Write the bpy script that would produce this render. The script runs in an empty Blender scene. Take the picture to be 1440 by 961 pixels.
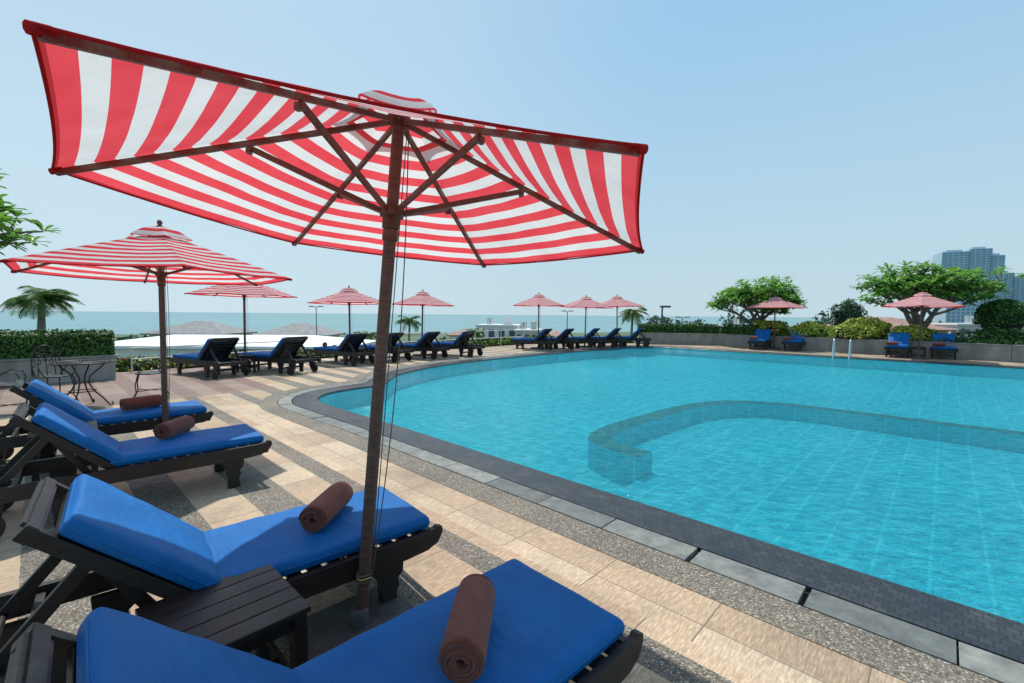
import bpy, math, random
import numpy as np
from mathutils import Vector, Matrix, Quaternion, noise
from mathutils.geometry import tessellate_polygon
random.seed(7)
S=bpy.context.scene
COL=bpy.context.collection
UH=Vector((.690,.724,0)); VH=Vector((-.724,.690,0))
def P(u,v,z=0): 
    p=UH*u+VH*v; return Vector((p.x,p.y,z))
# ------------------------------------------------------------------ materials
class NT:
    def __init__(s,name):
        s.m=bpy.data.materials.new(name); s.m.use_nodes=True; s.t=s.m.node_tree; s.t.nodes.clear()
        s.out=s.n('ShaderNodeOutputMaterial')
    def n(s,typ):
        return s.t.nodes.new(typ)
    def set(s,inp,v):
        if isinstance(v,bpy.types.NodeSocket): s.t.links.new(v,inp)
        else:
            if isinstance(v,tuple) and len(v)==3 and inp.type=='RGBA': v=(*v,1)
            inp.default_value=v
    def math(s,op,a,b=0,c=0,clamp=False):
        nd=s.t.nodes.new('ShaderNodeMath'); nd.operation=op; nd.use_clamp=clamp
        s.set(nd.inputs[0],a); s.set(nd.inputs[1],b); s.set(nd.inputs[2],c); return nd.outputs[0]
    def mix(s,f,a,b,blend='MIX'):
        nd=s.t.nodes.new('ShaderNodeMix'); nd.data_type='RGBA'; nd.blend_type=blend
        s.set(nd.inputs[0],f); s.set(nd.inputs[6],a); s.set(nd.inputs[7],b); return nd.outputs[2]
    def ramp(s,f,stops,interp='LINEAR'):
        nd=s.t.nodes.new('ShaderNodeValToRGB'); nd.color_ramp.interpolation=interp
        e=nd.color_ramp.elements
        while len(e)<len(stops): e.new(.5)
        for x,(p,c) in zip(e,stops): x.position=p; x.color=(*c,1) if len(c)==3 else c
        s.set(nd.inputs[0],f); return nd.outputs[0]
    def noise(s,scale,detail=4,vec=None,rough=.55):
        nd=s.t.nodes.new('ShaderNodeTexNoise'); nd.inputs['Scale'].default_value=scale; nd.inputs['Detail'].default_value=detail
        nd.inputs['Roughness'].default_value=rough
        if vec is not None: s.set(nd.inputs['Vector'],vec)
        return nd
    def bump(s,h,strength=.3,dist=.01):
        nd=s.t.nodes.new('ShaderNodeBump'); nd.inputs['Strength'].default_value=strength; nd.inputs['Distance'].default_value=dist
        s.set(nd.inputs['Height'],h); return nd.outputs[0]
    def pos(s): return s.n('ShaderNodeNewGeometry').outputs['Position']
    def obj(s): return s.n('ShaderNodeTexCoord').outputs['Object']
    def pr(s,color,rough=.6,normal=None,spec=.5):
        b=s.n('ShaderNodeBsdfPrincipled'); s.set(b.inputs['Base Color'],color); s.set(b.inputs['Roughness'],rough)
        b.inputs['Specular IOR Level'].default_value=spec
        if normal is not None: s.set(b.inputs['Normal'],normal)
        return b
    def done(s,sh):
        s.t.links.new(sh if isinstance(sh,bpy.types.NodeSocket) else sh.outputs[0],s.out.inputs[0]); return s.m
def simple(name,c,rough=.6,var=.25,scale=8,bs=0,bscale=60,spec=.5,metal=0,world=False):
    t=NT(name); co=t.pos() if world else t.obj()
    nz=t.noise(scale,4,co).outputs[0]
    a=tuple(x*(1-var) for x in c); b=tuple(min(1,x*(1+var)) for x in c)
    col=t.ramp(nz,[(.3,a),(.7,b)])
    nm=t.bump(t.noise(bscale,3,co).outputs[0],bs,.01) if bs else None
    p=t.pr(col,rough,nm,spec); p.inputs['Metallic'].default_value=metal
    return t.done(p)
def leafmat(name,c1,c2,trans=.3,rough=.45):
    t=NT(name); g=t.n('ShaderNodeNewGeometry')
    nz=t.noise(1.3,2,g.outputs['Position']).outputs[0]
    f=t.math('ADD',t.math('MULTIPLY',g.outputs['Random Per Island'],.7),t.math('MULTIPLY',nz,.5))
    col=t.ramp(f,[(.15,c1),(.95,c2)])
    if not trans:
        return t.done(t.pr(col,rough,spec=.3))
    d=t.n('ShaderNodeBsdfDiffuse'); t.set(d.inputs[0],col)
    p=t.n('ShaderNodeBsdfGlossy'); p.inputs['Roughness'].default_value=.4; p.inputs[0].default_value=(.8,.85,.8,1)
    tr=t.n('ShaderNodeBsdfTranslucent'); t.set(tr.inputs[0],t.mix(.35,col,(.25,.50,.05),'MIX'))
    mx=t.n('ShaderNodeMixShader'); mx.inputs[0].default_value=trans
    t.t.links.new(d.outputs[0],mx.inputs[1]); t.t.links.new(tr.outputs[0],mx.inputs[2])
    m2=t.n('ShaderNodeMixShader'); m2.inputs[0].default_value=.05
    t.t.links.new(mx.outputs[0],m2.inputs[1]); t.t.links.new(p.outputs[0],m2.inputs[2])
    return t.done(m2)
def wood(name,c1,c2,rough=.5):
    t=NT(name); o=t.obj()
    mp=t.n('ShaderNodeMapping'); t.set(mp.inputs['Vector'],o); mp.inputs['Scale'].default_value=(3,26,26)
    nz=t.noise(2.2,5,mp.outputs[0]).outputs[0]
    n2=t.noise(5,3,o).outputs[0]; sc=t.noise(38,4,o,.7).outputs[0]
    col=t.mix(t.math('MULTIPLY',n2,.5),t.ramp(nz,[(.3,c1),(.75,c2)]),c1)
    wear=t.ramp(sc,[(.66,(0,0,0)),(.74,(1,1,1))]); 
    col=t.mix(t.math('MULTIPLY',wear,.35),col,tuple(min(1,x*3.2+.02) for x in c2))
    return t.done(t.pr(col,t.ramp(n2,[(.2,(rough-.12,)*3),(.8,(rough+.2,)*3)]),t.bump(nz,.45,.004),.5))
M={}
M['dkwood']=wood('dark_stained_wood',(.006,.005,.005),(.024,.019,.018),.42)
M['umbwood']=wood('umbrella_hardwood',(.085,.024,.015),(.22,.075,.045),.42)
M['polelow']=wood('weathered_pole_wood',(.055,.028,.020),(.16,.09,.065),.5)
def cushion_mat():
    t=NT('blue_vinyl_canvas'); o=t.obj()
    n1=t.noise(3.5,4,o).outputs[0]; n2=t.noise(900,2,o).outputs[0]
    mp=t.n('ShaderNodeMapping'); t.set(mp.inputs['Vector'],o); mp.inputs['Scale'].default_value=(9,3,5)
    n3=t.noise(1.6,3,mp.outputs[0]).outputs[0]
    col=t.ramp(n1,[(.3,(.001,.105,.34)),(.72,(.002,.140,.44))])
    dust=t.noise(1.3,5,o,.7).outputs[0]
    col=t.mix(t.ramp(dust,[(.5,(0,0,0)),(.8,(.16,.16,.16))]),col,(.10,.22,.42))
    h=t.math('ADD',t.math('MULTIPLY',n3,1.0),t.math('MULTIPLY',n2,.04))
    return t.done(t.pr(col,.6,t.bump(h,.6,.02),.22))
M['cush']=cushion_mat()
def towel_mat():
    t=NT('brown_terry_cloth'); o=t.obj()
    n=t.noise(350,3,o).outputs[0]; n1=t.noise(25,3,o).outputs[0]
    col=t.ramp(t.math('ADD',t.math('MULTIPLY',n,.6),t.math('MULTIPLY',n1,.4)),[(.3,(.085,.022,.013)),(.7,(.27,.078,.048))])
    p=t.pr(col,.95,t.bump(n,.9,.006),.1); p.inputs['Sheen Weight'].default_value=.25
    return t.done(p)
M['towel']=towel_mat()
def canopy_mat():
    t=NT('striped_canopy_fabric'); uv=t.n('ShaderNodeUVMap').outputs[0]
    sx=t.n('ShaderNodeSeparateXYZ'); t.set(sx.inputs[0],uv)
    f=t.math('FRACT',t.math('DIVIDE',sx.outputs[0],.1165))
    m=t.math('LESS_THAN',f,.52)
    o=t.obj(); nz=t.noise(5,4,o).outputs[0]; wv=t.noise(700,2,o).outputs[0]
    red=t.ramp(nz,[(.3,(.82,.065,.085)),(.7,(.90,.10,.12))]); wh=t.ramp(nz,[(.3,(.76,.76,.73)),(.7,(.86,.86,.84))])
    col=t.mix(m,wh,red)
    hem=t.math('LESS_THAN',sx.outputs[0],.012); col=t.mix(hem,col,(.50,.035,.04))
    bp=t.bump(t.math('ADD',t.math('MULTIPLY',t.noise(7,3,o).outputs[0],1.),t.math('MULTIPLY',wv,.05)),.35,.02)
    d=t.n('ShaderNodeBsdfDiffuse'); t.set(d.inputs[0],col); t.set(d.inputs['Normal'],bp)
    tr=t.n('ShaderNodeBsdfTranslucent'); t.set(tr.inputs[0],col); t.set(tr.inputs['Normal'],bp)
    mx=t.n('ShaderNodeMixShader'); mx.inputs[0].default_value=.5
    t.t.links.new(d.outputs[0],mx.inputs[1]); t.t.links.new(tr.outputs[0],mx.inputs[2])
    return t.done(mx)
M['canopy']=canopy_mat()
M['rope']=simple('grey_cord',(.10,.085,.07),.8,.2,50)
M['brass']=simple('brass_fitting',(.55,.38,.15),.35,.2,20,metal=.9)
M['basestone']=simple('base_slab_stone',(.06,.072,.072),.6,.35,14,.3,80)
M['iron']=simple('wrought_iron',(.012,.012,.012),.45,.3,20)
M['lampgrey']=simple('lamp_post_paint',(.10,.12,.13),.5,.1,5)
M['chrome']=simple('stainless_steel',(.7,.7,.7),.18,.05,10,metal=1)
M['black']=simple('black_rubber',(.01,.01,.01),.7,.2)
def wall_mat():
    t=NT('rendered_planter_wall'); p=t.pos()
    n=t.noise(2.5,5,p).outputs[0]; mp=t.n('ShaderNodeMapping'); t.set(mp.inputs['Vector'],p); mp.inputs['Scale'].default_value=(3,3,.7)
    st=t.noise(1,4,mp.outputs[0]).outputs[0]
    c=t.ramp(n,[(.3,(.23,.225,.205)),(.7,(.33,.32,.29))])
    c=t.mix(1.0,c,t.ramp(st,[(.35,(.8,.8,.78)),(.6,(1.05,1.05,1.05))]),'MULTIPLY')
    return t.done(t.pr(c,.85,t.bump(t.noise(40,4,p).outputs[0],.4,.01),.3))
M['wall']=wall_mat()
M['white']=simple('white_paint',(.74,.74,.72),.6,.08,2)
M['whiteroof']=simple('white_sheet_roof',(.80,.81,.82),.5,.06,.4)
M['greyroof']=simple('grey_tile_roof',(.24,.24,.235),.8,.25,1.5,.3,4)
M['glass']=simple('window_glass',(.07,.10,.12),.15,.2,3)
M['rust']=simple('terracotta_roof',(.34,.20,.16),.8,.25,1)
M['cream']=simple('cream_render',(.52,.50,.45),.8,.12,1)
M['bark']=simple('frangipani_bark',(.20,.17,.14),.85,.35,9,.5,30)
M['soilcore']=simple('dark_soil_and_core',(.020,.032,.014),.95,.3)  # bed soil, and the dark filler inside hedges and bushes
M['leafA']=leafmat('hedge_leaf',(.014,.045,.010),(.080,.195,.028),0)
M['leafB']=leafmat('frangipani_leaf',(.05,.16,.025),(.24,.48,.10),.42)
M['leafY']=leafmat('golden_shrub_leaf',(.15,.22,.02),(.50,.56,.09),0)
M['leafD']=leafmat('distant_leaf_hazed',(.06,.10,.07),(.14,.21,.13),0)  # far foliage: greyed and lightened, distance haze put into the colour
M['leafR']=leafmat('flower_petal_red',(.40,.02,.05),(.75,.12,.15),0)
M['leafP']=leafmat('palm_leaf',(.03,.07,.018),(.12,.22,.05),.3)
# deck
def deck_common(t):
    p=t.pos(); sp=t.n('ShaderNodeSeparateXYZ'); t.set(sp.inputs[0],p)
    x,y=sp.outputs[0],sp.outputs[1]
    u=t.math('ADD',t.math('MULTIPLY',x,.690),t.math('MULTIPLY',y,.724))
    v=t.math('ADD',t.math('MULTIPLY',x,-.724),t.math('MULTIPLY',y,.690))
    return p,u,v
def pebble(t,p):
    vo=t.n('ShaderNodeTexVoronoi'); vo.inputs['Scale'].default_value=120; t.set(vo.inputs['Vector'],p)
    s=t.n('ShaderNodeSeparateXYZ'); t.set(s.inputs[0],vo.outputs['Color'])
    c=t.ramp(s.outputs[0],[(0,(.12,.105,.085)),(.35,(.21,.185,.15)),(.7,(.28,.25,.205)),(.93,(.40,.365,.31)),(1,(.60,.57,.51))])
    dk=t.ramp(vo.outputs['Distance'],[(.3,(1,1,1)),(.75,(.55,.52,.48))])
    big=t.noise(1.1,5,p).outputs[0]
    c=t.mix(1.0,c,dk,'MULTIPLY')
    c=t.mix(1.0,c,t.ramp(big,[(.3,(.72,.72,.74)),(.7,(1.1,1.08,1.02))]),'MULTIPLY')
    return c,t.math('MULTIPLY',vo.outputs['Distance'],-1)
def deck_mat():
    t=NT('striped_tile_deck'); p,u,v=deck_common(t)
    wob=t.math('MULTIPLY',t.math('SUBTRACT',t.noise(14,2,p).outputs[0],.5),.012)
    ue=t.math('ADD',u,wob)
    k=t.math('DIVIDE',t.math('SUBTRACT',ue,.80),.62)
    st=t.math('LESS_THAN',t.math('FRACT',k),.53)
    near=t.math('LESS_THAN',ue,1.9)
    band=t.math('MULTIPLY',t.math('GREATER_THAN',ue,1.93),t.math('LESS_THAN',ue,2.46))
    far=t.math('GREATER_THAN',ue,2.6)
    tan=t.math('MAXIMUM',t.math('MULTIPLY',st,t.math('MAXIMUM',near,far)),band)
    row=t.math('FLOOR',k); off=t.math('MULTIPLY',row,.37)
    vt=t.math('ADD',t.math('DIVIDE',v,.62),off); fv=t.math('FRACT',vt)
    joint=t.math('LESS_THAN',fv,.012)
    mid=t.math('MULTIPLY',band,t.math('LESS_THAN',t.math('ABSOLUTE',t.math('SUBTRACT',u,2.19)),.003))
    cmb=t.n('ShaderNodeCombineXYZ'); t.set(cmb.inputs[0],row); t.set(cmb.inputs[1],t.math('FLOOR',vt)); t.set(cmb.inputs[2],t.math('GREATER_THAN',u,2.19))
    wn=t.n('ShaderNodeTexWhiteNoise'); t.set(wn.inputs[0],cmb.outputs[0])
    c=t.ramp(wn.outputs[0],[(0,(.42,.30,.195)),(.5,(.49,.365,.245)),(1,(.56,.435,.305))])
    # chiselled streaks
    cv=t.n('ShaderNodeCombineXYZ'); t.set(cv.inputs[0],t.math('MULTIPLY',u,16)); t.set(cv.inputs[1],t.math('MULTIPLY',v,90))
    sk=t.noise(1.0,3,cv.outputs[0],.7).outputs[0]
    big=t.noise(1.7,5,p).outputs[0]
    c=t.mix(1.0,c,t.ramp(sk,[(.36,(.78,.75,.72)),(.52,(1.0,1.0,1.0)),(.66,(1.34,1.40,1.46))]),'MULTIPLY')
    c=t.mix(1.0,c,t.ramp(big,[(.3,(.76,.76,.76)),(.65,(1.06,1.05,1.04))]),'MULTIPLY')
    c=t.mix(t.math('MAXIMUM',joint,mid),c,(.19,.145,.105))
    pc,ph=pebble(t,p)
    col=t.mix(tan,pc,c)
    terr=t.math('MULTIPLY',t.math('GREATER_THAN',v,9.6),t.math('LESS_THAN',u,3.3))
    rc=t.mix(t.math('MULTIPLY',st,.35),(.22,.14,.115),(.40,.32,.25))
    rc=t.mix(1.0,rc,t.ramp(big,[(.3,(.75,.75,.75)),(.7,(1.15,1.15,1.15))]),'MULTIPLY')
    col=t.mix(terr,col,rc)
    n3=t.noise(.55,6,p,.65).outputs[0]
    col=t.mix(1.0,col,t.ramp(n3,[(.35,(.74,.73,.72)),(.5,(1,1,1))]),'MULTIPLY')
    h=t.mix(tan,ph,sk)
    return t.done(t.pr(col,t.ramp(big,[(.3,(.5,)*3),(.7,(.8,)*3)]),t.bump(h,.35,.006),.35))
M['deck']=deck_mat()
def peb_mat():
    t=NT('pebble_wash'); p,u,v=deck_common(t); c,h=pebble(t,p)
    return t.done(t.pr(c,.7,t.bump(h,.4,.006),.3))
M['pebble']=peb_mat()
def slab_mat():
    t=NT('slate_gutter_slab'); g=t.n('ShaderNodeNewGeometry'); p=g.outputs['Position']
    c=t.ramp(g.outputs['Random Per Island'],[(0,(.10,.11,.107)),(.6,(.16,.17,.163)),(1,(.23,.23,.212))])
    n=t.noise(9,6,p,.65).outputs[0]
    c=t.mix(1.0,c,t.ramp(n,[(.3,(.6,.6,.6)),(.7,(1.35,1.35,1.3))]),'MULTIPLY')
    return t.done(t.pr(c,.6,t.bump(t.noise(45,5,p).outputs[0],.4,.006),.4))
M['slab']=slab_mat()
def border_mat():
    t=NT('black_pool_border'); uv=t.n('ShaderNodeUVMap').outputs[0]
    b=t.n('ShaderNodeTexBrick'); t.set(b.inputs['Vector'],uv); b.offset=.5
    b.inputs['Color1'].default_value=(.014,.016,.019,1); b.inputs['Color2'].default_value=(.030,.033,.039,1); b.inputs['Mortar'].default_value=(.008,.008,.010,1)
    b.inputs['Scale'].default_value=1; b.inputs['Brick Width'].default_value=.05; b.inputs['Row Height'].default_value=.05; b.inputs['Mortar Size'].default_value=.0035
    p=t.pos(); n=t.noise(3,5,p).outputs[0]; lime=t.noise(6,6,p,.7).outputs[0]
    c=t.mix(1.0,b.outputs[0],t.ramp(n,[(.3,(.8,.8,.8)),(.7,(1.5,1.5,1.45))]),'MULTIPLY')
    c=t.mix(t.ramp(lime,[(.56,(0,0,0)),(.78,(.35,.35,.35))]),c,(.11,.115,.115))
    return t.done(t.pr(c,t.ramp(n,[(.3,(.25,)*3),(.7,(.55,)*3)]),t.bump(b.outputs['Fac'],-.5,.003),.45))
M['border']=border_mat()
def poolfloor_mat():
    t=NT('turquoise_mosaic'); p=t.pos()
    mp=t.n('ShaderNodeMapping'); t.set(mp.inputs['Vector'],p); mp.inputs['Rotation'].default_value=(0,0,math.radians(-46.4))
    b=t.n('ShaderNodeTexBrick'); t.set(b.inputs['Vector'],mp.outputs[0]); b.offset=0
    b.inputs['Color1'].default_value=(.12,.51,.60,1); b.inputs['Color2'].default_value=(.13,.54,.62,1); b.inputs['Mortar'].default_value=(.22,.66,.72,1)
    b.inputs['Scale'].default_value=1; b.inputs['Brick Width'].default_value=.30; b.inputs['Row Height'].default_value=.30; b.inputs['Mortar Size'].default_value=.012
    n=t.noise(.35,3,p).outputs[0]
    c=t.mix(1.0,b.outputs[0],t.ramp(n,[(.3,(.86,.90,.92)),(.7,(1.08,1.04,1.04))]),'MULTIPLY')
    return t.done(t.pr(c,.6))
M['pfloor']=poolfloor_mat()
M['ledge']=simple('ledge_mosaic',(.13,.085,.08),.6,.35,6,world=True)
def water_mat():
    t=NT('pool_water'); p=t.pos()
    mp=t.n('ShaderNodeMapping'); t.set(mp.inputs['Vector'],p); mp.inputs['Rotation'].default_value=(0,0,math.radians(20)); mp.inputs['Scale'].default_value=(1,2.0,1)
    n1=t.noise(7.5,3,mp.outputs[0],.6).outputs[0]; n2=t.noise(21,2,mp.outputs[0]).outputs[0]; n3=t.noise(.45,3,p).outputs[0]
    h=t.math('ADD',t.math('MULTIPLY',n1,1.),t.math('MULTIPLY',n2,.35))
    h=t.math('MULTIPLY',h,t.math('ADD',n3,.45))
    nb=t.bump(h,1.0,.06)
    gl=t.n('ShaderNodeBsdfGlossy'); gl.inputs['Roughness'].default_value=.05; gl.inputs[0].default_value=(.80,.95,1,1); t.set(gl.inputs['Normal'],nb)
    tint=t.ramp(n1,[(.34,(.25,.76,.84)),(.5,(.42,.88,.93)),(.66,(.70,1.0,1.0))])  # tint lightened and darkened along the ripples
    tr=t.n('ShaderNodeBsdfTransparent'); t.set(tr.inputs[0],tint)
    rip=t.ramp(n1,[(.36,(.78,.80,.80)),(.64,(1.22,1.20,1.20))])  # ripple light and dark painted into the diffuse water colour
    # light scattered back by the water body itself
    df=t.n('ShaderNodeBsdfDiffuse'); t.set(df.inputs[0],t.mix(1.0,t.mix(n3,(.020,.32,.40),(.045,.42,.49)),rip,'MULTIPLY')); t.set(df.inputs['Normal'],nb)
    m0=t.n('ShaderNodeMixShader'); m0.inputs[0].default_value=.33; t.t.links.new(tr.outputs[0],m0.inputs[1]); t.t.links.new(df.outputs[0],m0.inputs[2])
    fr=t.n('ShaderNodeFresnel'); fr.inputs[0].default_value=1.33; t.set(fr.inputs['Normal'],nb)
    f=t.math('MULTIPLY',fr.outputs[0],.62,clamp=True)
    mx=t.n('ShaderNodeMixShader'); t.set(mx.inputs[0],f); t.t.links.new(m0.outputs[0],mx.inputs[1]); t.t.links.new(gl.outputs[0],mx.inputs[2])
    return t.done(mx)
M['water']=water_mat()
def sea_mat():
    t=NT('sea_water_hazed'); p=t.pos(); n=t.noise(.02,5,p,.6).outputs[0]
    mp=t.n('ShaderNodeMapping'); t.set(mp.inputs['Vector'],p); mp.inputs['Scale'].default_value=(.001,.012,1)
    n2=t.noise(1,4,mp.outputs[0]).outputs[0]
    c=t.ramp(t.math('ADD',t.math('MULTIPLY',n,.4),t.math('MULTIPLY',n2,.6)),[(.3,(.17,.285,.31)),(.7,(.20,.33,.35))])  # sea colour lightened to stand in for haze over the water
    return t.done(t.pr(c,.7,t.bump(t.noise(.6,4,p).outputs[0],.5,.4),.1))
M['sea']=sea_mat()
M['land']=simple('ground_scrub',(.09,.13,.07),.95,.5,.06,world=True)
# ------------------------------------------------------------------ mesh builder
class MB:
    def __init__(s): s.v=[];s.f=[];s.mi=[];s.sm=[];s.uv=[];s.M=Matrix.Identity(4);s.mats=[]
    def mat(s,m):
        if m not in s.mats: s.mats.append(m)
        return s.mats.index(m)
    def add(s,vs,fs,m,smooth=False,uvs=None):
        b=len(s.v); k=s.mat(m)
        s.v+= [tuple(s.M@Vector(x)) for x in vs]
        for f in fs:
            s.f.append([i+b for i in f]); s.mi.append(k); s.sm.append(smooth)
            s.uv+= [uvs[i] if uvs else (0,0) for i in f]
    def box(s,c,d,m,R=None):
        vs=[]
        for z in(-1,1):
            for x,y in((-1,-1),(1,-1),(1,1),(-1,1)):
                q=Vector((x*d[0]/2,y*d[1]/2,z*d[2]/2))
                if R is not None: q=R@q
                vs.append(q+Vector(c))
        s.add(vs,[(3,2,1,0),(4,5,6,7),(0,1,5,4),(1,2,6,5),(2,3,7,6),(3,0,4,7)],m)
    def prism(s,pts,y0,y1,m):
        n=len(pts)
        a=[(x,y0,z) for x,z in pts];b=[(x,y1,z) for x,z in pts]
        fs=[tuple(range(n)),tuple(range(2*n-1,n-1,-1))]+[(i,i+n,(i+1)%n+n,(i+1)%n) for i in range(n)]
        s.add(a+b,fs,m)
    def tube(s,pts,r,m,n=8,cap=True,smooth=True):
        pts=[Vector(p) for p in pts]; N=len(pts); rs=r if isinstance(r,(list,tuple)) else [r]*N
        vs=[];pr=None
        for i,p in enumerate(pts):
            d=(pts[min(i+1,N-1)]-pts[max(i-1,0)])
            if d.length<1e-9:d=Vector((0,0,1))
            d.normalize()
            if pr is None:
                a=Vector((0,0,1)) if abs(d.z)<.9 else Vector((1,0,0)); e=d.cross(a).normalized()
            else:
                e=(pr-d*pr.dot(d)).normalized()
            pr=e; g=d.cross(e)
            for k in range(n):
                t=2*math.pi*k/n; vs.append(p+(e*math.cos(t)+g*math.sin(t))*rs[i])
        fs=[(i*n+k,i*n+(k+1)%n,(i+1)*n+(k+1)%n,(i+1)*n+k) for i in range(N-1) for k in range(n)]
        s.add(vs,fs,m,smooth)
        if cap: s.add(vs[:n],[tuple(range(n-1,-1,-1))],m); s.add(vs[-n:],[tuple(range(n))],m)
    def bar(s,a,b,w,h,m):
        a=Vector(a);b=Vector(b);d=(b-a);L=d.length;d.normalize()
        up=Vector((0,0,1)) if abs(d.z)<.95 else Vector((1,0,0))
        y=up.cross(d).normalized();z=d.cross(y)
        R=Matrix((d,y,z)).transposed()
        s.box((a+b)/2,(L,w,h),m,R)
    def obj(s,name,bevel=0,loc=None,rot=None):
        me=bpy.data.meshes.new(name); me.from_pydata(s.v,[],s.f)
        for m in s.mats: me.materials.append(m)
        me.polygons.foreach_set('material_index',s.mi); me.polygons.foreach_set('use_smooth',s.sm)
        ul=me.uv_layers.new(name='UVMap'); ul.data.foreach_set('uv',np.array(s.uv,dtype='f').ravel())
        me.update()
        o=bpy.data.objects.new(name,me); COL.objects.link(o)
        if bevel:
            b=o.modifiers.new('bevel','BEVEL');b.width=bevel;b.segments=2;b.limit_method='ANGLE';b.angle_limit=math.radians(50)
        if loc is not None:o.location=loc
        if rot is not None:o.rotation_euler=(0,0,rot)
        return o
def inst(o,loc,rot,scale=1):
    n=bpy.data.objects.new(o.name.split('.')[0],o.data); COL.objects.link(n)
    for m in o.modifiers:
        b=n.modifiers.new(m.name,m.type)
        if m.type=='BEVEL': b.width=m.width;b.segments=m.segments;b.limit_method='ANGLE';b.angle_limit=m.angle_limit
    n.location=loc;n.rotation_euler=(0,0,rot);n.scale=(scale,)*3
    return n
def leaves(name,cen,size,mat,nrm=None,aspect=.5,seed=0,jit=.35):
    rng=np.random.default_rng(seed); n=len(cen); cen=np.asarray(cen,float)
    a=rng.normal(size=(n,3))
    if nrm is not None: a=np.asarray(nrm)+rng.normal(size=(n,3))*jit
    a/=np.linalg.norm(a,axis=1)[:,None]
    b=rng.normal(size=(n,3)); b-=a*(b*a).sum(1)[:,None]; b/=np.linalg.norm(b,axis=1)[:,None]
    c=np.cross(a,b); s=size*rng.uniform(.6,1.3,n)[:,None]
    v=np.stack([cen-b*s,cen-c*s*aspect+a*s*.12,cen+b*s,cen+c*s*aspect+a*s*.12],1).reshape(-1,3)
    f=np.arange(n*4).reshape(-1,4)
    me=bpy.data.meshes.new(name); me.from_pydata(v.tolist(),[],f.tolist()); me.materials.append(mat); me.update()
    o=bpy.data.objects.new(name,me); COL.objects.link(o); return o
def parent(name,kids,loc=(0,0,0)):
    e=bpy.data.objects.new(name,None); COL.objects.link(e); e.location=loc
    for k in kids:
        k.parent=e; k.matrix_parent_inverse=Matrix.Translation(Vector(loc)).inverted()
    return e
# ------------------------------------------------------------------ sun lounger
def pillow(mb,x0,x1,w,z0,T,m,seed=0,nx=40,ny=26):
    L=(x1-x0); vs=[];
    def cs(n):
        return [math.copysign(1-(1-abs(t))**1.8,t) for t in [-1+2*i/n for i in range(n+1)]]
    X=cs(nx);Y=cs(ny)
    def prof(a,e): return max(0,1-abs(a)**e)**.26
    idx={}
    for side in(1,-1):
        for i,a in enumerate(X):
            for j,b in enumerate(Y):
                hx=prof(a,40);hy=prof(b,22)
                x=(x0+x1)/2+a*L/2;y=b*w/2
                h=T/2*hx*hy
                if side>0:
                    puff=.008*(1-a*a)*(1-b*b)+.008*noise.noise(Vector((x*3+seed,y*4,seed)))+.005*noise.noise(Vector((x*9,y*7+seed,3)))
                    z=z0+T/2+h+puff*hx*hy
                else: z=z0+T/2-h
                idx[(side,i,j)]=len(vs);vs.append((x,y,z))
    fs=[]
    for i in range(nx):
        for j in range(ny):
            fs.append((idx[1,i,j],idx[1,i+1,j],idx[1,i+1,j+1],idx[1,i,j+1]))
            fs.append((idx[-1,i,j+1],idx[-1,i+1,j+1],idx[-1,i+1,j],idx[-1,i,j]))
    mb.add(vs,fs,m,True)
    zz=z0+T*.5
    pts=[(x0,-w/2+.02,zz),(x0,w/2-.02,zz),(x0+.02,w/2,zz),(x1-.02,w/2,zz),(x1,w/2-.02,zz),(x1,-w/2+.02,zz),(x1-.02,-w/2,zz),(x0+.02,-w/2,zz),(x0,-w/2+.02,zz)]
    mb.tube(pts,.004,m,6,False)
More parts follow.
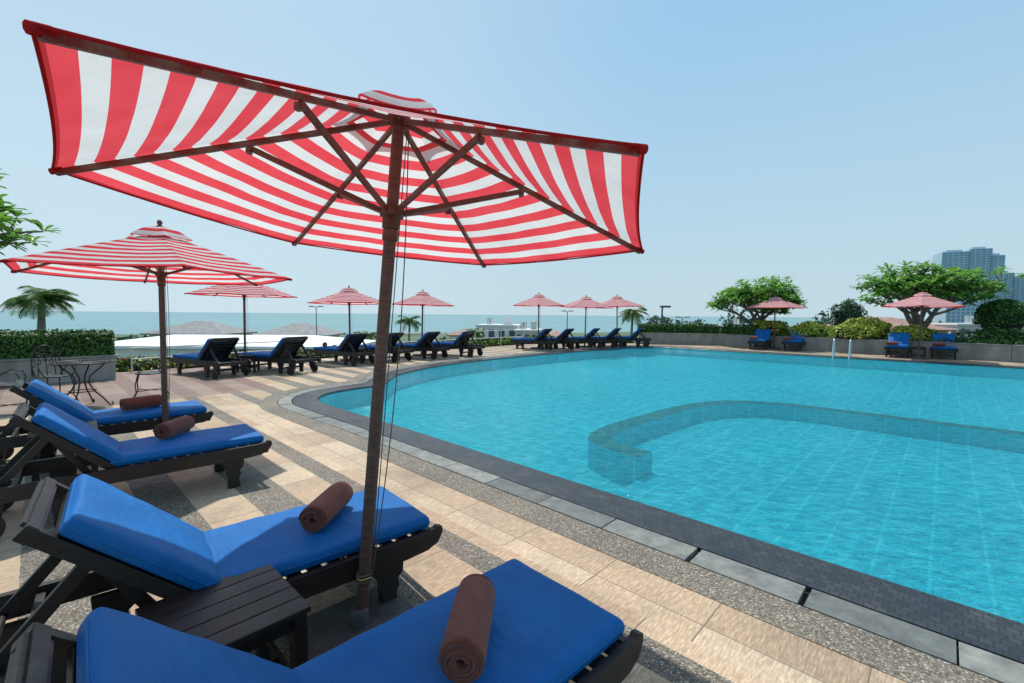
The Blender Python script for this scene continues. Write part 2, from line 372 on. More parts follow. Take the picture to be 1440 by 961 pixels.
def make_lounger(name):
    mb=MB(); W=M['dkwood']; hw=.30
    rail=[(-1.78,.245),(-.14,.245),(-.02,.255),(.04,.28),(.07,.33),(.066,.36),(.038,.37),(.02,.358),(-.02,.352),(-.1,.35),(-1.78,.35),(-1.82,.32),(-1.81,.265)]
    leg=[(-.30,.245),(-.295,.18),(-.27,.155),(-.275,.12),(-.262,.07),(-.268,.02),(-.262,0),(-.185,0),(-.178,.03),(-.188,.07),(-.17,.115),(-.178,.15),(-.15,.175),(-.145,.245)]
    for sg in(-1,1):
        y0=sg*hw;y1=sg*(hw+.032)
        mb.prism(rail,min(y0,y1),max(y0,y1),W)
        q0=sg*(hw-.05);q1=sg*(hw-.002)
        mb.prism(leg,min(q0,q1),max(q0,q1),W)
        lg2=[(x-1.05,z) for x,z in leg]
        mb.prism(lg2,min(q0,q1),max(q0,q1),W)
        mb.prism([(-1.72,.236),(-1.70,.12),(-1.66,.07),(-1.60,.07),(-1.56,.12),(-1.54,.236)],min(q0,q1),max(q0,q1),W)
        c=Vector((-1.63,sg*(hw+.02),.095))
        mb.tube([c-Vector((0,.018,0)),c+Vector((0,.018,0))],.095,W,24)
        mb.tube([c-Vector((0,.028,0)),c+Vector((0,.028,0))],.022,M['black'],12)
    for x in(.03,-.98,-1.5,-1.76): mb.box((x,0,.29),(.03,2*hw-.004,.07),W)
    mb.box((-.22,0,.12),(.03,2*hw-.11,.04),W)
    mb.box((-1.27,0,.12),(.03,2*hw-.11,.04),W)
    for i in range(11): mb.box((-.05-i*.088,0,.333),(.06,2*hw-.006,.016),W)
    pillow(mb,-1.01,.015,.575,.343,.078,M['cush'],1)
    a=math.radians(43); base=Matrix.Translation((-.985,0,.33))@Matrix.Rotation(a,4,'Y')
    mb.M=base
    for sg in(-1,1):
        mb.box((-.335,sg*(hw-.03),0),(.69,.035,.05),W)
    for i in range(7): mb.box((-.06-i*.1,0,.012),(.06,2*hw-.10,.016),W)
    mb.box((-.66,0,0),(.035,2*hw-.03,.056),W)
    pillow(mb,-.60,-.02,.575,.026,.078,M['cush'],5,26,26)
    mb.M=Matrix.Identity(4)
    top=base@Vector((-.45,0,-.02))
    for sg in(-1,1):
        y=sg*(hw-.065)
        mb.bar((top.x,y,top.z),(-1.60,y,.30),.03,.045,W)
        mb.bar((top.x+.03,y-sg*.034,top.z-.03),(-1.12,y-sg*.034,.30),.028,.04,W)
    mb.tube([(-1.60,-hw+.02,.30),(-1.60,hw-.02,.30)],.014,W,8)
    mb.tube([(top.x,-hw+.03,top.z),(top.x,hw-.03,top.z)],.014,W,8)
    return mb.obj(name,.004)
LG=make_lounger('sun_lounger')
LG.location=(.205,1.77,0);LG.rotation_euler=(0,0,math.radians(43.5))
for c,a in [((-.635,2.60),41.0),((-2.41,4.19),43.5),((-3.70,5.36),43.5)]:
    inst(LG,(c[0],c[1],0),math.radians(a))
back=[(-7.35,11.3,152),(-6.05,12.0,156),(-5.15,14.1,150),(-4.3,15.0,155),(-3.3,16.0,158),(-2.15,17.0,155),(.95,20.5,155),(2.0,21.1,150),(3.35,22.0,155),(4.5,22.6,152),(5.8,23.2,156)]
for x,y,a in back:
    r=math.radians(a);inst(LG,(x+.9*math.cos(r),y+.9*math.sin(r)-.35,0),r,1.12)
for x,y,a in [(11.1,20.6,232),(12.3,20.0,228),(14.5,17.1,228),(15.7,16.5,228)]:
    inst(LG,(x,y,0),math.radians(a),1.12)
# ------------------------------------------------------------------ towels
def make_towel(name):
    mb=MB(); turns=4.5;r0,r1=.012,.066;n=150;L=.345;th=(r1-r0)/turns*.90
    ins=[];out=[]
    for i in range(n+1):
        t=i/n;a=t*turns*2*math.pi;r=r0+(r1-r0)*t
        k=min(1,(1-t)*14+.25)
        ins.append((r*math.cos(a),r*math.sin(a)*.94));ro=r+th*k
        out.append((ro*math.cos(a),ro*math.sin(a)*.94))
    ny=14;vs=[]
    for j in range(ny+1):
        y=(j/ny-.5)*L
        for kk,(ar) in enumerate((ins,out)):
            for i,(x,z) in enumerate(ar):
                e=abs(j/ny-.5)*2
                w=1+.05*noise.noise(Vector((i*.03,y*6,kk)))-(.06*e**8)
                dy=.012*noise.noise(Vector((i*.02,3,j>ny/2)))*e
                vs.append((x*w,y+dy,z*w))
    m=n+1;row=2*m;fs=[]
    for j in range(ny):
        for i in range(n):
            a=j*row+i;b=a+row
            fs.append((a,a+1,b+1,b)); a+=m;b+=m; fs.append((a,b,b+1,a+1))
        a=j*row+n; fs.append((a,a+m,a+m+row,a+row))
    for j in(0,ny):
        for i in range(n):
            a=j*row+i; fs.append((a,a+m,a+m+1,a+1))
    mb.add(vs,fs,M['towel'],True)
    return mb.obj(name)
TW=make_towel('rolled_towel')
tz=.432+.068
TW.location=(-.13,1.42,tz);TW.rotation_euler=(0,0,math.radians(-3))
for x,y,a in[(-.955,2.32,-2),(-2.935,3.92,4),(-4.09,4.98,-30)]:
    inst(TW,(x,y,tz-.002),math.radians(a))
for x,y,a in[(-5.75,13.95,20),(11.0,20.7,50),(12.2,20.1,50),(14.4,17.2,50),(15.6,16.6,50)]:
    inst(TW,(x,y,tz+.04),math.radians(a))
# ------------------------------------------------------------------ side table
def make_table(name):
    mb=MB();W=M['dkwood'];s=.45;h=.42
    for i in range(5):
        mb.box((0,-s/2+ (i+.5)*s/5,h-.011),(s,s/5-.005,.022),W)
    for sx in(-1,1):
        mb.box((sx*(s/2-.035),0,h-.052),(.022,s-.09,.055),W)
        mb.box((0,sx*(s/2-.035),h-.052),(s-.09,.022,.055),W)
        for sy in(-1,1):
            x=sx*(s/2-.035);y=sy*(s/2-.035)
            mb.box((x,y,(h-.024)/2),(.048,.048,h-.026),W)
    for sx in(-1,1): mb.box((sx*(s/2-.035),0,.12),(.02,s-.12,.03),W)
    mb.box((0,0,.12),(s-.09,.02,.03),W)
    return mb.obj(name,.003)
TB=make_table('side_table');TB.location=(-1.05,1.61,0);TB.rotation_euler=(0,0,math.radians(47))
inst(TB,(-4.13,4.15,0),math.radians(44))
inst(TB,(-6.75,11.6,0),math.radians(15))
inst(TB,(-4.85,14.3,0),math.radians(15))
inst(TB,(15.2,17.0,0),math.radians(45))
# ------------------------------------------------------------------ umbrellas
def make_umbrella(name,R=1.316,Lr=1.95,Lh=2.438,rot=0,finial=True):
    mb=MB();W=M['umbwood'];c30=math.cos(math.pi/6)
    rib=[Vector((math.cos(math.radians(15+60*k+rot)),math.sin(math.radians(15+60*k+rot)),0)) for k in range(6)]
    slope=(Lh-.02-Lr)
    def rp(k,f,up=0):
        d=rib[k%6]*R*f; return d+Vector((0,0,Lh-.02-slope*f+up))
    nr,ns=30,14
    def panel(k,f0,f1,up0,up1,nr,sag,drop,dome=0):
        vs=[];uvs=[]
        for i in range(nr+1):
            f=f0+(f1-f0)*i/nr; up=up0+(up1-up0)*i/nr+dome*math.sin(math.pi*i/nr*.9)
            a=rp(k,f,up);b=rp(k+1,f,up)
            for j in range(ns+1):
                s=j/ns; q=4*s*(1-s)
                p=a.lerp(b,s)
                tt=(i/nr)
                inw=(a+b)/2; inw.z=0
                if inw.length>0: p-=inw.normalized()*sag*q*R*tt**2
                p.z-= drop*q*f*(1-.55*tt)*R
                p.z+=.006*noise.noise(Vector((p.x*5,p.y*5,k)))*min(1,q*2)
                vs.append(p); uvs.append(((1-f)*R*c30+ .0,s))
        fs=[(i*(ns+1)+j,(i+1)*(ns+1)+j,(i+1)*(ns+1)+j+1,i*(ns+1)+j+1) for i in range(nr) for j in range(ns)]
        mb.add(vs,fs,M['canopy'],True,uvs)
    for k in range(6):
        panel(k,.15,1.0,.018,.018,nr,.014,.028)
        panel(k,.012,.24,.085,.045,10,.03,.01,.035)
        pts=[]
        for j in range(ns+1):
            s=j/ns;q=4*s*(1-s);a=rp(k,1,.014);b=rp(k+1,1,.014);p=a.lerp(b,s);inw=(a+b)/2;inw.z=0
            p-=inw.normalized()*.014*q*R;p.z-=.028*q*.45*R;pts.append(p)
        mb.tube(pts,.0045,M['canopy'],5,False)
    mb.tube([(0,0,.0),(0,0,1.9)],.0285,M['polelow'],20)
    mb.tube([(0,0,1.9),(0,0,Lh+.04)],.0275,W,20)
    mb.tube([(0,0,Lh-.05),(0,0,Lh-.045),(0,0,Lh+.0),(0,0,Lh+.005)],[.03,.052,.052,.03],W,16)
    if finial:
        mb.tube([(0,0,Lh+.03),(0,0,Lh+.06),(0,0,Lh+.075),(0,0,Lh+.10),(0,0,Lh+.12),(0,0,Lh+.135)],[.02,.035,.016,.028,.022,.004],W,16)
    sl=1.985
    mb.tube([(0,0,sl-.085),(0,0,sl-.08),(0,0,sl-.03),(0,0,sl-.028),(0,0,sl+.015),(0,0,sl+.02)],[.032,.040,.040,.054,.054,.032],W,16)
    mb.tube([(0,0,sl-.14),(0,0,sl-.135),(0,0,sl-.09)],[.030,.036,.036],W,16)
    for k in range(6):
        a=rp(k,.03,-.010);b=rp(k,.99,-.002)
        mb.bar(a,b,.018,.022,W)
        e=rp(k,.47,-.026);st=rib[k]*.045+Vector((0,0,sl-.005))
        side=Vector((-rib[k].y,rib[k].x,0))
        mb.bar(st,e,.016,.023,W)
        mb.bar(e-side*.018-Vector((0,0,.012)),e+side*.018-Vector((0,0,.012)),.018,.026,M['umbwood'])
        mb.tube([rp(k,.975,.006),rp(k,1.004,.006)],.013,M['canopy'],8)
    rx=.048
    pts=[(rx,0.0,Lh-.06)]
    for i in range(1,20):
        t=i/20; z=Lh-.06-(Lh-.30)*t
        pts.append((rx+.045*math.sin(math.pi*t)-.012*t,-.02*math.sin(math.pi*t),z))
    pts.append((.035,0,.27))
    mb.tube(pts,.0028,M['rope'],5,False)
    mb.tube([(rx-.008,.006,Lh-.06),(.036,.012,1.2),(.034,.01,.28)],.0025,M['rope'],5,False)
    for z in(.255,.27,.285): 
        mb.tube([(.032*math.cos(t*math.pi/8),.032*math.sin(t*math.pi/8),z+.004*math.sin(t)) for t in range(17)],.005,M['brass'] if z==.27 else M['rope'],6,False)
    mb.tube([(.034,-.01,.27),(.06,-.02,.26),(.065,-.01,.22),(.05,0,.16)],.004,M['rope'],5)
    return mb.obj(name)
def tilt(o,loc,tx=0,ty=0,rz=0):
    ax=Vector((tx,ty,1)).normalized();q=Vector((0,0,1)).rotation_difference(ax)
    o.rotation_mode='QUATERNION';o.rotation_quaternion=q@Quaternion((0,0,1),math.radians(rz));o.location=loc
UM0=make_umbrella('patio_umbrella',R=1.305,finial=False)
tilt(UM0,(-.703,2.052,.0),.070,.052,-1)
UM=make_umbrella('patio_umbrella')
def base_slab(loc,ang,name='umbrella_base'):
    mb=MB(); m=M['basestone']
    mb.box((0,0,.022),(.52,.46,.044),m); mb.tube([(0,0,.044),(0,0,.12),(0,0,.125)],[.040,.040,.034],M['basestone'],16)
    return mb.obj(name,.008,(loc[0],loc[1],0.004),math.radians(ang))
base_slab((-.703,2.052),44)
us=[(-3.72,4.83,0,.0,.01,.96),(-7.3,12.4,20,.01,0,1),(-5.17,14.5,5,-.01,.01,.93),(-3.28,16.5,30,.02,0,.93),(1.19,20.5,12,0,.0,.98),(3.47,21.7,40,.02,0,.96),(5.32,23.0,25,-.02,0,1),(12.27,21.3,10,0,0,.98),(14.96,16.7,33,.01,0,.98)]
for i,(x,y,rz,tx,ty,sc) in enumerate(us):
    if i==0: n=UM; n.scale=(sc,)*3
    else: n=inst(UM,(x,y,0),0,sc)
    tilt(n,(x,y,.0),tx,ty,rz)
    base_slab((x,y),rz+30 if i else 44)
# ------------------------------------------------------------------ pool
raw=[(3.33,-14),(3.33,-8),(3.33,-3),(3.33,0),(3.33,3),(3.33,5.5),(3.30,7.0),(3.34,7.8),(3.75,8.38),(4.45,8.58),(5.1,8.68),(5.55,9.15),(6.1,9.72),(7.2,10.35),(9.0,10.9),(11.8,11.15),(14.9,11.1),(17.5,11.0),(20.0,10.9),(20.8,10.55),(21,9.8),(21,7),(21,3),(21,-2),(21,-8),(21,-14)]
def cr(pts,n=8):
    o=[]
    for i in range(len(pts)-1):
        p0=Vector(pts[max(i-1,0)]);p1=Vector(pts[i]);p2=Vector(pts[i+1]);p3=Vector(pts[min(i+2,len(pts)-1)])
        d=(p2-p1).length
        t1=(p2-p0)/max((p2-p1).length+(p1-p0).length,1e-6)*d
        t2=(p3-p1)/max((p3-p2).length+(p2-p1).length,1e-6)*d
        for k in range(n):
            t=k/n;o.append((2*t**3-3*t*t+1)*p1+(t**3-2*t*t+t)*t1+(-2*t**3+3*t*t)*p2+(t**3-t*t)*t2)
    o.append(Vector(pts[-1]));return o
OUT=[Vector((P(a,b).x,P(a,b).y)) for a,b in cr([Vector(q) for q in raw])]
def offset(d):
    r=[]
    for i,p in enumerate(OUT):
        t=(OUT[min(i+1,len(OUT)-1)]-OUT[max(i-1,0)]).normalized()
        r.append(p+Vector((-t.y,t.x))*d)
    return r
def strip(name,lines,mat,smooth=False):
    mb=MB();vs=[];uvs=[];N=len(OUT)
    S_=[0]
    for i in range(1,N): S_.append(S_[-1]+(OUT[i]-OUT[i-1]).length)
    for d,z in lines:
        for i,p in enumerate(offset(d)): vs.append((p.x,p.y,z));uvs.append((S_[i],d-z))
    fs=[(a*N+i,a*N+i+1,(a+1)*N+i+1,(a+1)*N+i) for a in range(len(lines)-1) for i in range(N-1)]
    mb.add(vs,fs,mat,smooth,uvs);return mb.obj(name)
def filled(name,outer,holes,z,mat,thick=0):
    loops=[[Vector((p[0],p[1],z)) for p in outer]]+[[Vector((p[0],p[1],z)) for p in h] for h in holes]
    tr=tessellate_polygon(loops);vs=[v for l in loops for v in l]
    fs=[]
    for t in tr:
        a,b,c=[vs[i] for i in t]
        fs.append(tuple(t) if (b-a).cross(c-a).z>0 else tuple(reversed(t)))
    mb=MB();mb.add(vs,fs,mat)
    if thick:
        n=len(outer);vv=[(p[0],p[1],z) for p in outer]+[(p[0],p[1],z-thick) for p in outer]
        mb.add(vv,[(i,(i+1)%n,(i+1)%n+n,i+n) for i in range(n)],M['wall'])
    return mb.obj(name)
wz=-.028
strip('pool_border',[(0,-.09),(0,-.012),(.012,-.002),(.40,.0),(.405,-.03)],M['border'])
strip('pool_gutter_channel',[(.395,-.032),(.67,-.032),(.675,.0)],M['black'])
strip('pebble_path',[(.632,-.03),(.634,.002),(.90,.003)],M['pebble'])
def slabs():
    mb=MB()
    L=[Vector((p.x,p.y)) for p in OUT];S_=[0]
    for i in range(1,len(L)):S_.append(S_[-1]+(L[i]-L[i-1]).length)
    o1=offset(.42);o2=offset(.625)
    def at(ar,s):
        for i in range(1,len(S_)):
            if S_[i]>=s:
                t=(s-S_[i-1])/(S_[i]-S_[i-1]);return ar[i-1].lerp(ar[i],t)
        return ar[-1]
    s=.1;rr=random.Random(3)
    while s<S_[-1]-.8:
        ln=.60;g=rr.choice([.006,.006,.008,.03])
        n=4;top=[];z=.004+rr.uniform(-.003,.003)
        for k in range(n+1):
            top.append((at(o1,s+(ln-g)*k/n),at(o2,s+(ln-g)*k/n)))
        vs=[]
        for zz in(z,-.03):
            for a,b in top: vs+= [(a.x,a.y,zz),(b.x,b.y,zz)]
        m=2*(n+1);fs=[]
        for k in range(n):
            fs.append((2*k,2*k+2,2*k+3,2*k+1))
            fs.append((2*k,2*k+m,2*k+2+m,2*k+2));fs.append((2*k+1,2*k+3,2*k+3+m,2*k+1+m))
        fs.append((0,1,1+m,m));fs.append((2*n,2*n+m,2*n+1+m,2*n+1))
        mb.add(vs,fs,M['slab']); s+=ln
    return mb.obj('gutter_slabs',.004)
slabs()
hole=offset(.70)
deck_outer=[(-16,-12),(16,-16),(34,-2),(25.2,9.4),(17.75,16.0),(12.5,22.2),(11,23.9),(6.8,25.0),(.7,23.3),(-2.8,19.3),(-7.3,14.6),(-9.6,11.2),(-16,11.0)]
filled('deck_paving',deck_outer,[[(p.x,p.y) for p in hole]],0,M['deck'],6)
mb=MB()
DZ=-.38
N=len(OUT);vs=[(p.x,p.y,-.05) for p in offset(-.001)]+[(p.x,p.y,DZ) for p in offset(-.001)]
mb.add(vs,[(i,i+1,i+1+N,i+N) for i in range(N-1)],M['pfloor'])
basin=mb.obj('pool_walls')
fl=filled('pool_floor',[(p.x,p.y) for p in OUT],[],DZ,M['pfloor'])
wt=filled('pool_water',[(p.x,p.y) for p in OUT],[],wz,M['water'])
parent('swimming_pool',[basin,fl,wt])
inner=cr([Vector(q) for q in[(4.62,2.35),(4.66,2.75),(4.85,3.08),(5.4,3.22),(6.5,3.20),(7.6,3.12),(8.35,2.9),(8.85,2.5),(9.08,1.9),(9.12,1.0),(9.12,-.5),(9.12,-5),(9.12,-13)]],7)
mb=MB();A=[];B=[];hwid=.15
for i,p in enumerate(inner):
    t=(inner[min(i+1,len(inner)-1)]-inner[max(i-1,0)]).normalized();n=Vector((-t.y,t.x));A.append(p+n*hwid);B.append(p-n*hwid)
vs=[];uvs=[];s=0
for i,(a,b) in enumerate(zip(A,B)):
    if i:s+=(inner[i]-inner[i-1]).length
    vs+= [P(a.x,a.y,-.036),P(b.x,b.y,-.036),P(a.x,a.y,DZ),P(b.x,b.y,DZ)];uvs+= [(s,0),(s,.32),(s,-1.2),(s,1.5)]
fs=[];fs2=[]
for i in range(len(A)-1):
    k=4*i;fs.append((k,k+4,k+5,k+1));fs2.append((k,k+2,k+6,k+4));fs2.append((k+1,k+5,k+7,k+3))
mb.add(vs,fs,M['ledge'],False,uvs);mb.add(vs,fs2+[(0,1,3,2)],M['pfloor'],False,uvs)
mb.obj('submerged_pool_wall')
ring=[(P(b.x,b.y).x,P(b.x,b.y).y) for b in B]+[(P(3.34,-13).x,P(3.34,-13).y),(P(3.34,2.3).x,P(3.34,2.3).y)]
filled('wading_pool_floor',ring,[],-.27,M['pfloor'])
mb=MB()
for dx in(0,.5):
    b=P(21.15,3.05-dx);f=P(20.75,3.05-dx)
    d=(f-b)
    pts=[b+Vector((0,0,0)),b+Vector((0,0,.35)),b+d*.1+Vector((0,0,.6)),b+d*.4+Vector((0,0,.72)),b+d*.75+Vector((0,0,.62)),f+Vector((0,0,.3)),f+d*.1+Vector((0,0,-.35))]
    mb.tube(pts,.022,M['chrome'],10)
for z in(-.12,-.28): mb.tube([P(20.75,3.05,z),P(20.75,2.55,z)],.02,M['chrome'],8)
mb.obj('pool_ladder')
# ------------------------------------------------------------------ planter walls and hedges
def wall_line(name,pts,h,t,m):
    mb=MB()
    for i in range(len(pts)-1):
        a=Vector((*pts[i],0));b=Vector((*pts[i+1],0));d=(b-a);L=d.length
        ang=math.atan2(d.y,d.x);R=Matrix.Rotation(ang,3,'Z')
        mb.box((a+b)/2+Vector((0,0,h/2)),(L,t,h),m,R)
        mb.box((a+b)/2+Vector((0,0,h+.02)),(L+t,t+.04,.04),M['wall'],R)
    return mb.obj(name,.01)
rw=[(26,8.6),(17.5,15.9),(12.2,22.0),(10.8,23.6),(6.8,24.4)]
wall_line('planter_wall',rw,.56,.16,M['wall'])
lw=[(-8.85,10.1),(-14.0,4.9)]
wall_line('planter_wall',lw,.50,.16,M['wall'])
def hedge(name,pts,width,z0,z1,n,size,mat,side=1,seed=0):
    rng=np.random.default_rng(seed);cen=[];nr=[];mb=MB()
    for i in range(len(pts)-1):
        a=Vector((*pts[i],0));b=Vector((*pts[i+1],0));d=(b-a);L=d.length;d.normalize();w=Vector((-d.y,d.x,0))*side
        R=Matrix.Rotation(math.atan2(d.y,d.x),3,'Z')
        mb.box((a+b)/2+w*width/2+Vector((0,0,(z0+z1)/2)),(L-.05,width-.12,z1-z0-.08),M['soilcore'],R)  # dark filler box behind the leaves
        k=int(n*L)
        for _ in range(k):
            s=rng.uniform(0,L);q=rng.uniform();f=rng.choice(4,p=[.42,.12,.38,.08])
            bl=.05*noise.noise(Vector((s*2.2,q*3,seed)))
            if f==0: c=w*(bl+rng.normal()*.03)+Vector((0,0,z0+(z1-z0)*q));m_=-w
            elif f==1:c=w*(width+rng.normal()*.025)+Vector((0,0,z0+(z1-z0)*q));m_=w
            else:c=w*(width*q)+Vector((0,0,z1+abs(rng.normal())*.03+bl));m_=Vector((0,0,1))
            c=c+a+d*s;cen.append(tuple(c));nr.append(tuple(m_))
        for _ in range(int(n*.15)):
            q=rng.uniform(0,width);cen.append(tuple(a+w*q+Vector((0,0,rng.uniform(z0,z1))))); nr.append(tuple(-d))
    lv=leaves('foliage',cen,size,mat,nr,.55,seed=seed,jit=.6);core=mb.obj('core')
    return parent(name,[lv,core])
hedge('clipped_hedge',lw,.9,.45,1.02,1500,.035,M['leafA'],-1,1)
hedge('clipped_hedge',[(12.0,22.4),(10.9,23.8),(6.8,24.6)],.8,.5,1.02,700,.05,M['leafA'],-1,2)
hedge('ground_cover',[(26,8.8),(17.6,16.1),(12.2,22.2)],1.6,.2,.68,500,.06,M['leafA'],-1,3)
def bush(name,c,r,n,size,mat,seed=0,lump=.35):
    rng=np.random.default_rng(seed);cen=[];nr=[]
    for _ in range(n):
        d=rng.normal(size=3);d/=np.linalg.norm(d)
        if d[2]<-.3:d[2]*=-1
        k=1+lump*noise.noise(Vector(d*2.2)+Vector((seed,0,0)))
        rad=k*(1-abs(rng.normal())*.10)
        cen.append((c[0]+d[0]*r[0]*rad,c[1]+d[1]*r[1]*rad,c[2]+d[2]*r[2]*rad));nr.append(d)
    lv=leaves('foliage',cen,size,mat,nr,.5,seed=seed,jit=.8)
    mb=MB();vs=[];fs=[];nn=12
    for i in range(7):
        for j in range(nn):
            th=math.pi*i/6;ph=2*math.pi*j/nn;d=Vector((math.sin(th)*math.cos(ph),math.sin(th)*math.sin(ph),math.cos(th)))
            k=.82*(1+lump*noise.noise(d*2.2+Vector((seed,0,0))))
            vs.append((c[0]+d.x*r[0]*k,c[1]+d.y*r[1]*k,c[2]+d.z*r[2]*k))
    for i in range(6):
        for j in range(nn): fs.append((i*nn+j,i*nn+(j+1)%nn,(i+1)*nn+(j+1)%nn,(i+1)*nn+j))
    mb.add(vs,fs,M['soilcore'],True);return parent(name,[lv,mb.obj('core')])
bush('golden_shrub',(15.0,19.6,.85),(1.25,.8,.6),2600,.07,M['leafY'],11)
bush('golden_shrub',(13.9,21.2,.78),(.9,.7,.48),1500,.07,M['leafY'],12)
bush('golden_shrub',(12.9,22.8,.85),(.95,.7,.5),1600,.07,M['leafY'],13)
bush('golden_shrub',(16.3,18.5,.75),(.9,.6,.45),1300,.07,M['leafY'],16)
bush('clipped_round_bush',(19.35,18.0,1.5),(.82,.82,.80),3200,.05,M['leafA'],14,.1)
bush('shrub',(17.3,23.5,1.3),(.75,.7,1.1),1500,.08,M['leafD'],15,.5)
bush('shrub',(18.4,17.2,.75),(.8,.6,.4),1200,.07,M['leafA'],17,.5)
bush('flowering_shrub',(20.3,16.9,.8),(1.1,.6,.3),900,.06,M['leafR'],18,.5)
bush('shrub',(21.5,15.0,.8),(1.4,.8,.4),1500,.07,M['leafA'],19,.5)
# ------------------------------------------------------------------ frangipani trees
def frangipani(name,loc,H,Wd,seed,leaf=.28,levels=5,per=13,trunk=.13,low=.42):
    rng=random.Random(seed);mb=MB();tips=[]
    def grow(p,d,L,r,lv):
        q=p+d*L;m=p.lerp(q,.5)+Vector((rng.uniform(-1,1),rng.uniform(-1,1),rng.uniform(-.3,.3)))*L*.08
        mb.tube([p,m,q],[r,r*.9,r*.78],M['bark'],7,True)
        if lv==0: tips.append((q,d));return
        k=3 if rng.random()<.55 or lv>=levels-1 else 2
        a0=rng.uniform(0,6.28)
        for i in range(k):
            a=a0+i*6.283/k+rng.uniform(-.4,.4)
            out=Vector((math.cos(a),math.sin(a),0))
            nd=(d*.7+out*rng.uniform(.45,1.05)+Vector((0,0,rng.uniform(-.05,.5)))).normalized()
            grow(q,nd,L*rng.uniform(.62,.95),r*.64,lv-1)
        if lv<=2 and rng.random()<.75: tips.append((q,d))
    for i in range(2):
        a=rng.uniform(0,6.28)
        grow(Vector((0,0,0)),Vector((math.cos(a+i*3.1)*.28,math.sin(a+i*3.1)*.28,1)).normalized(),.7,trunk,levels)
    xs=[q.x for q,_ in tips];ys=[q.y for q,_ in tips];zs=[q.z for q,_ in tips]
    cx=(max(xs)+min(xs))/2;cy=(max(ys)+min(ys))/2
    sx=(Wd-leaf*1.6)/(max(xs)-min(xs));sy=(Wd-leaf*1.6)/(max(ys)-min(ys));sz=(H-leaf*.5)/max(zs)
    B_=Vector(loc)
    def T(p):
        k=p[2]/max(zs)
        return Vector(((p[0]-cx*k)*sx,(p[1]-cy*k)*sy,p[2]*sz))+B_
    mb.v=[tuple(T(v)) for v in mb.v]
    V=[];F=[]
    for q,d in tips:
        q=T(q)
        if (q.z-B_.z)<H*low: continue
        for i in range(per):
            a=i*2.4+rng.uniform(-.3,.3);el=rng.uniform(-.35,.95)
            e=Vector((math.cos(a)*math.cos(el),math.sin(a)*math.cos(el),math.sin(el)*1.0)).normalized()
            l=leaf*rng.uniform(.7,1.15);w=l*.17;s=e.cross(Vector((0,0,1))).normalized()
            dr=Vector((0,0,-l*.22));b=len(V)
            p0=q+e*.02;V+= [p0,p0+e*l*.45+s*w,p0+e*l*.8+s*w*.75+dr*.4,p0+e*l+dr,p0+e*l*.8-s*w*.75+dr*.4,p0+e*l*.45-s*w]
            F.append((b,b+1,b+2,b+3,b+4,b+5))
    me=bpy.data.meshes.new('leaves');me.from_pydata([tuple(v) for v in V],[],F);me.materials.append(M['leafB']);me.update()
    lo=bpy.data.objects.new('leaves',me);COL.objects.link(lo)
    return parent(name,[lo,mb.obj('branches')])
frangipani('frangipani_tree',(12.5,23.6,.35),3.3,5.0,4,.34,5,14,.10)
frangipani('frangipani_tree',(17.5,19.4,.2),3.65,5.4,9,.34,5,14,.10)
frangipani('frangipani_tree',(-13.0,9.4,.2),4.7,5.6,5,.38,5,12,.13,.25)
# ------------------------------------------------------------------ palms
def palm(name,loc,h,fr,seed,n=26,tr=.14,leafw=.03):
    rng=random.Random(seed);mb=MB();b=Vector(loc)
    pts=[b+Vector((.08*h*math.sin(i/8*1.5),0,h*i/8)) for i in range(9)]
    mb.tube(pts,[tr*(1.25-.45*i/8+(.06 if i%2 else 0)) for i in range(9)],M['bark'],9)
    top=pts[-1];V=[];F=[]
    for i in range(n):
        a=i*2.4+rng.uniform(-.2,.2);el=math.radians(rng.uniform(-10,75));L=fr*rng.uniform(.8,1.1)
        dh=Vector((math.cos(a),math.sin(a),0));sd=Vector((-math.sin(a),math.cos(a),0))
        sp=[]
        for k in range(13):
            t=k/12;ang=el-t*1.5
            if k==0:p=top.copy()
            else:p=sp[-1]+(dh*math.cos(ang)+Vector((0,0,math.sin(ang))))*L/12
            sp.append(p)
        mb.tube(sp[::3],[.018*fr,.014*fr,.010*fr,.006*fr,.003*fr],M['leafP'],4,False)
        for k in range(1,13):
            for sub in(0,.5):
                t=(k-sub)/12;p=sp[k].lerp(sp[k-1],sub)
                ll=fr*.36*math.sin(math.pi*min(1,t*.85+.12));fwd=(sp[k]-sp[k-1]).normalized()
                for sg in(-1,1):
                    e=(sd*sg*.9+fwd*.6+Vector((0,0,-.30+rng.uniform(-.1,.1)))).normalized();bb=len(V);w=fwd*leafw*fr*.5
                    V+= [p-w,p+w,p+e*ll*.6+w*.8,p+e*ll+Vector((0,0,-ll*.2)),p+e*ll*.6-w*.6];F.append((bb,bb+1,bb+2,bb+3,bb+4))
    me=bpy.data.meshes.new('fronds');me.from_pydata([tuple(v) for v in V],[],F);me.materials.append(M['leafP']);me.update()
    lo=bpy.data.objects.new('fronds',me);COL.objects.link(lo)
    return parent(name,[lo,mb.obj('trunk')])
palm('palm_tree',(-20.9,20.0,-1.2),3.2,1.45,1,34)
palm('palm_tree',(-13.0,55,-7),7.6,1.9,2,22)
palm('palm_tree',(-16.5,50,-7),5.9,1.8,3,22)
palm('palm_tree',(12.5,50,-7),8.8,2.0,6,22)
palm('palm_tree',(-5,58,-7),6.0,1.9,7,20)
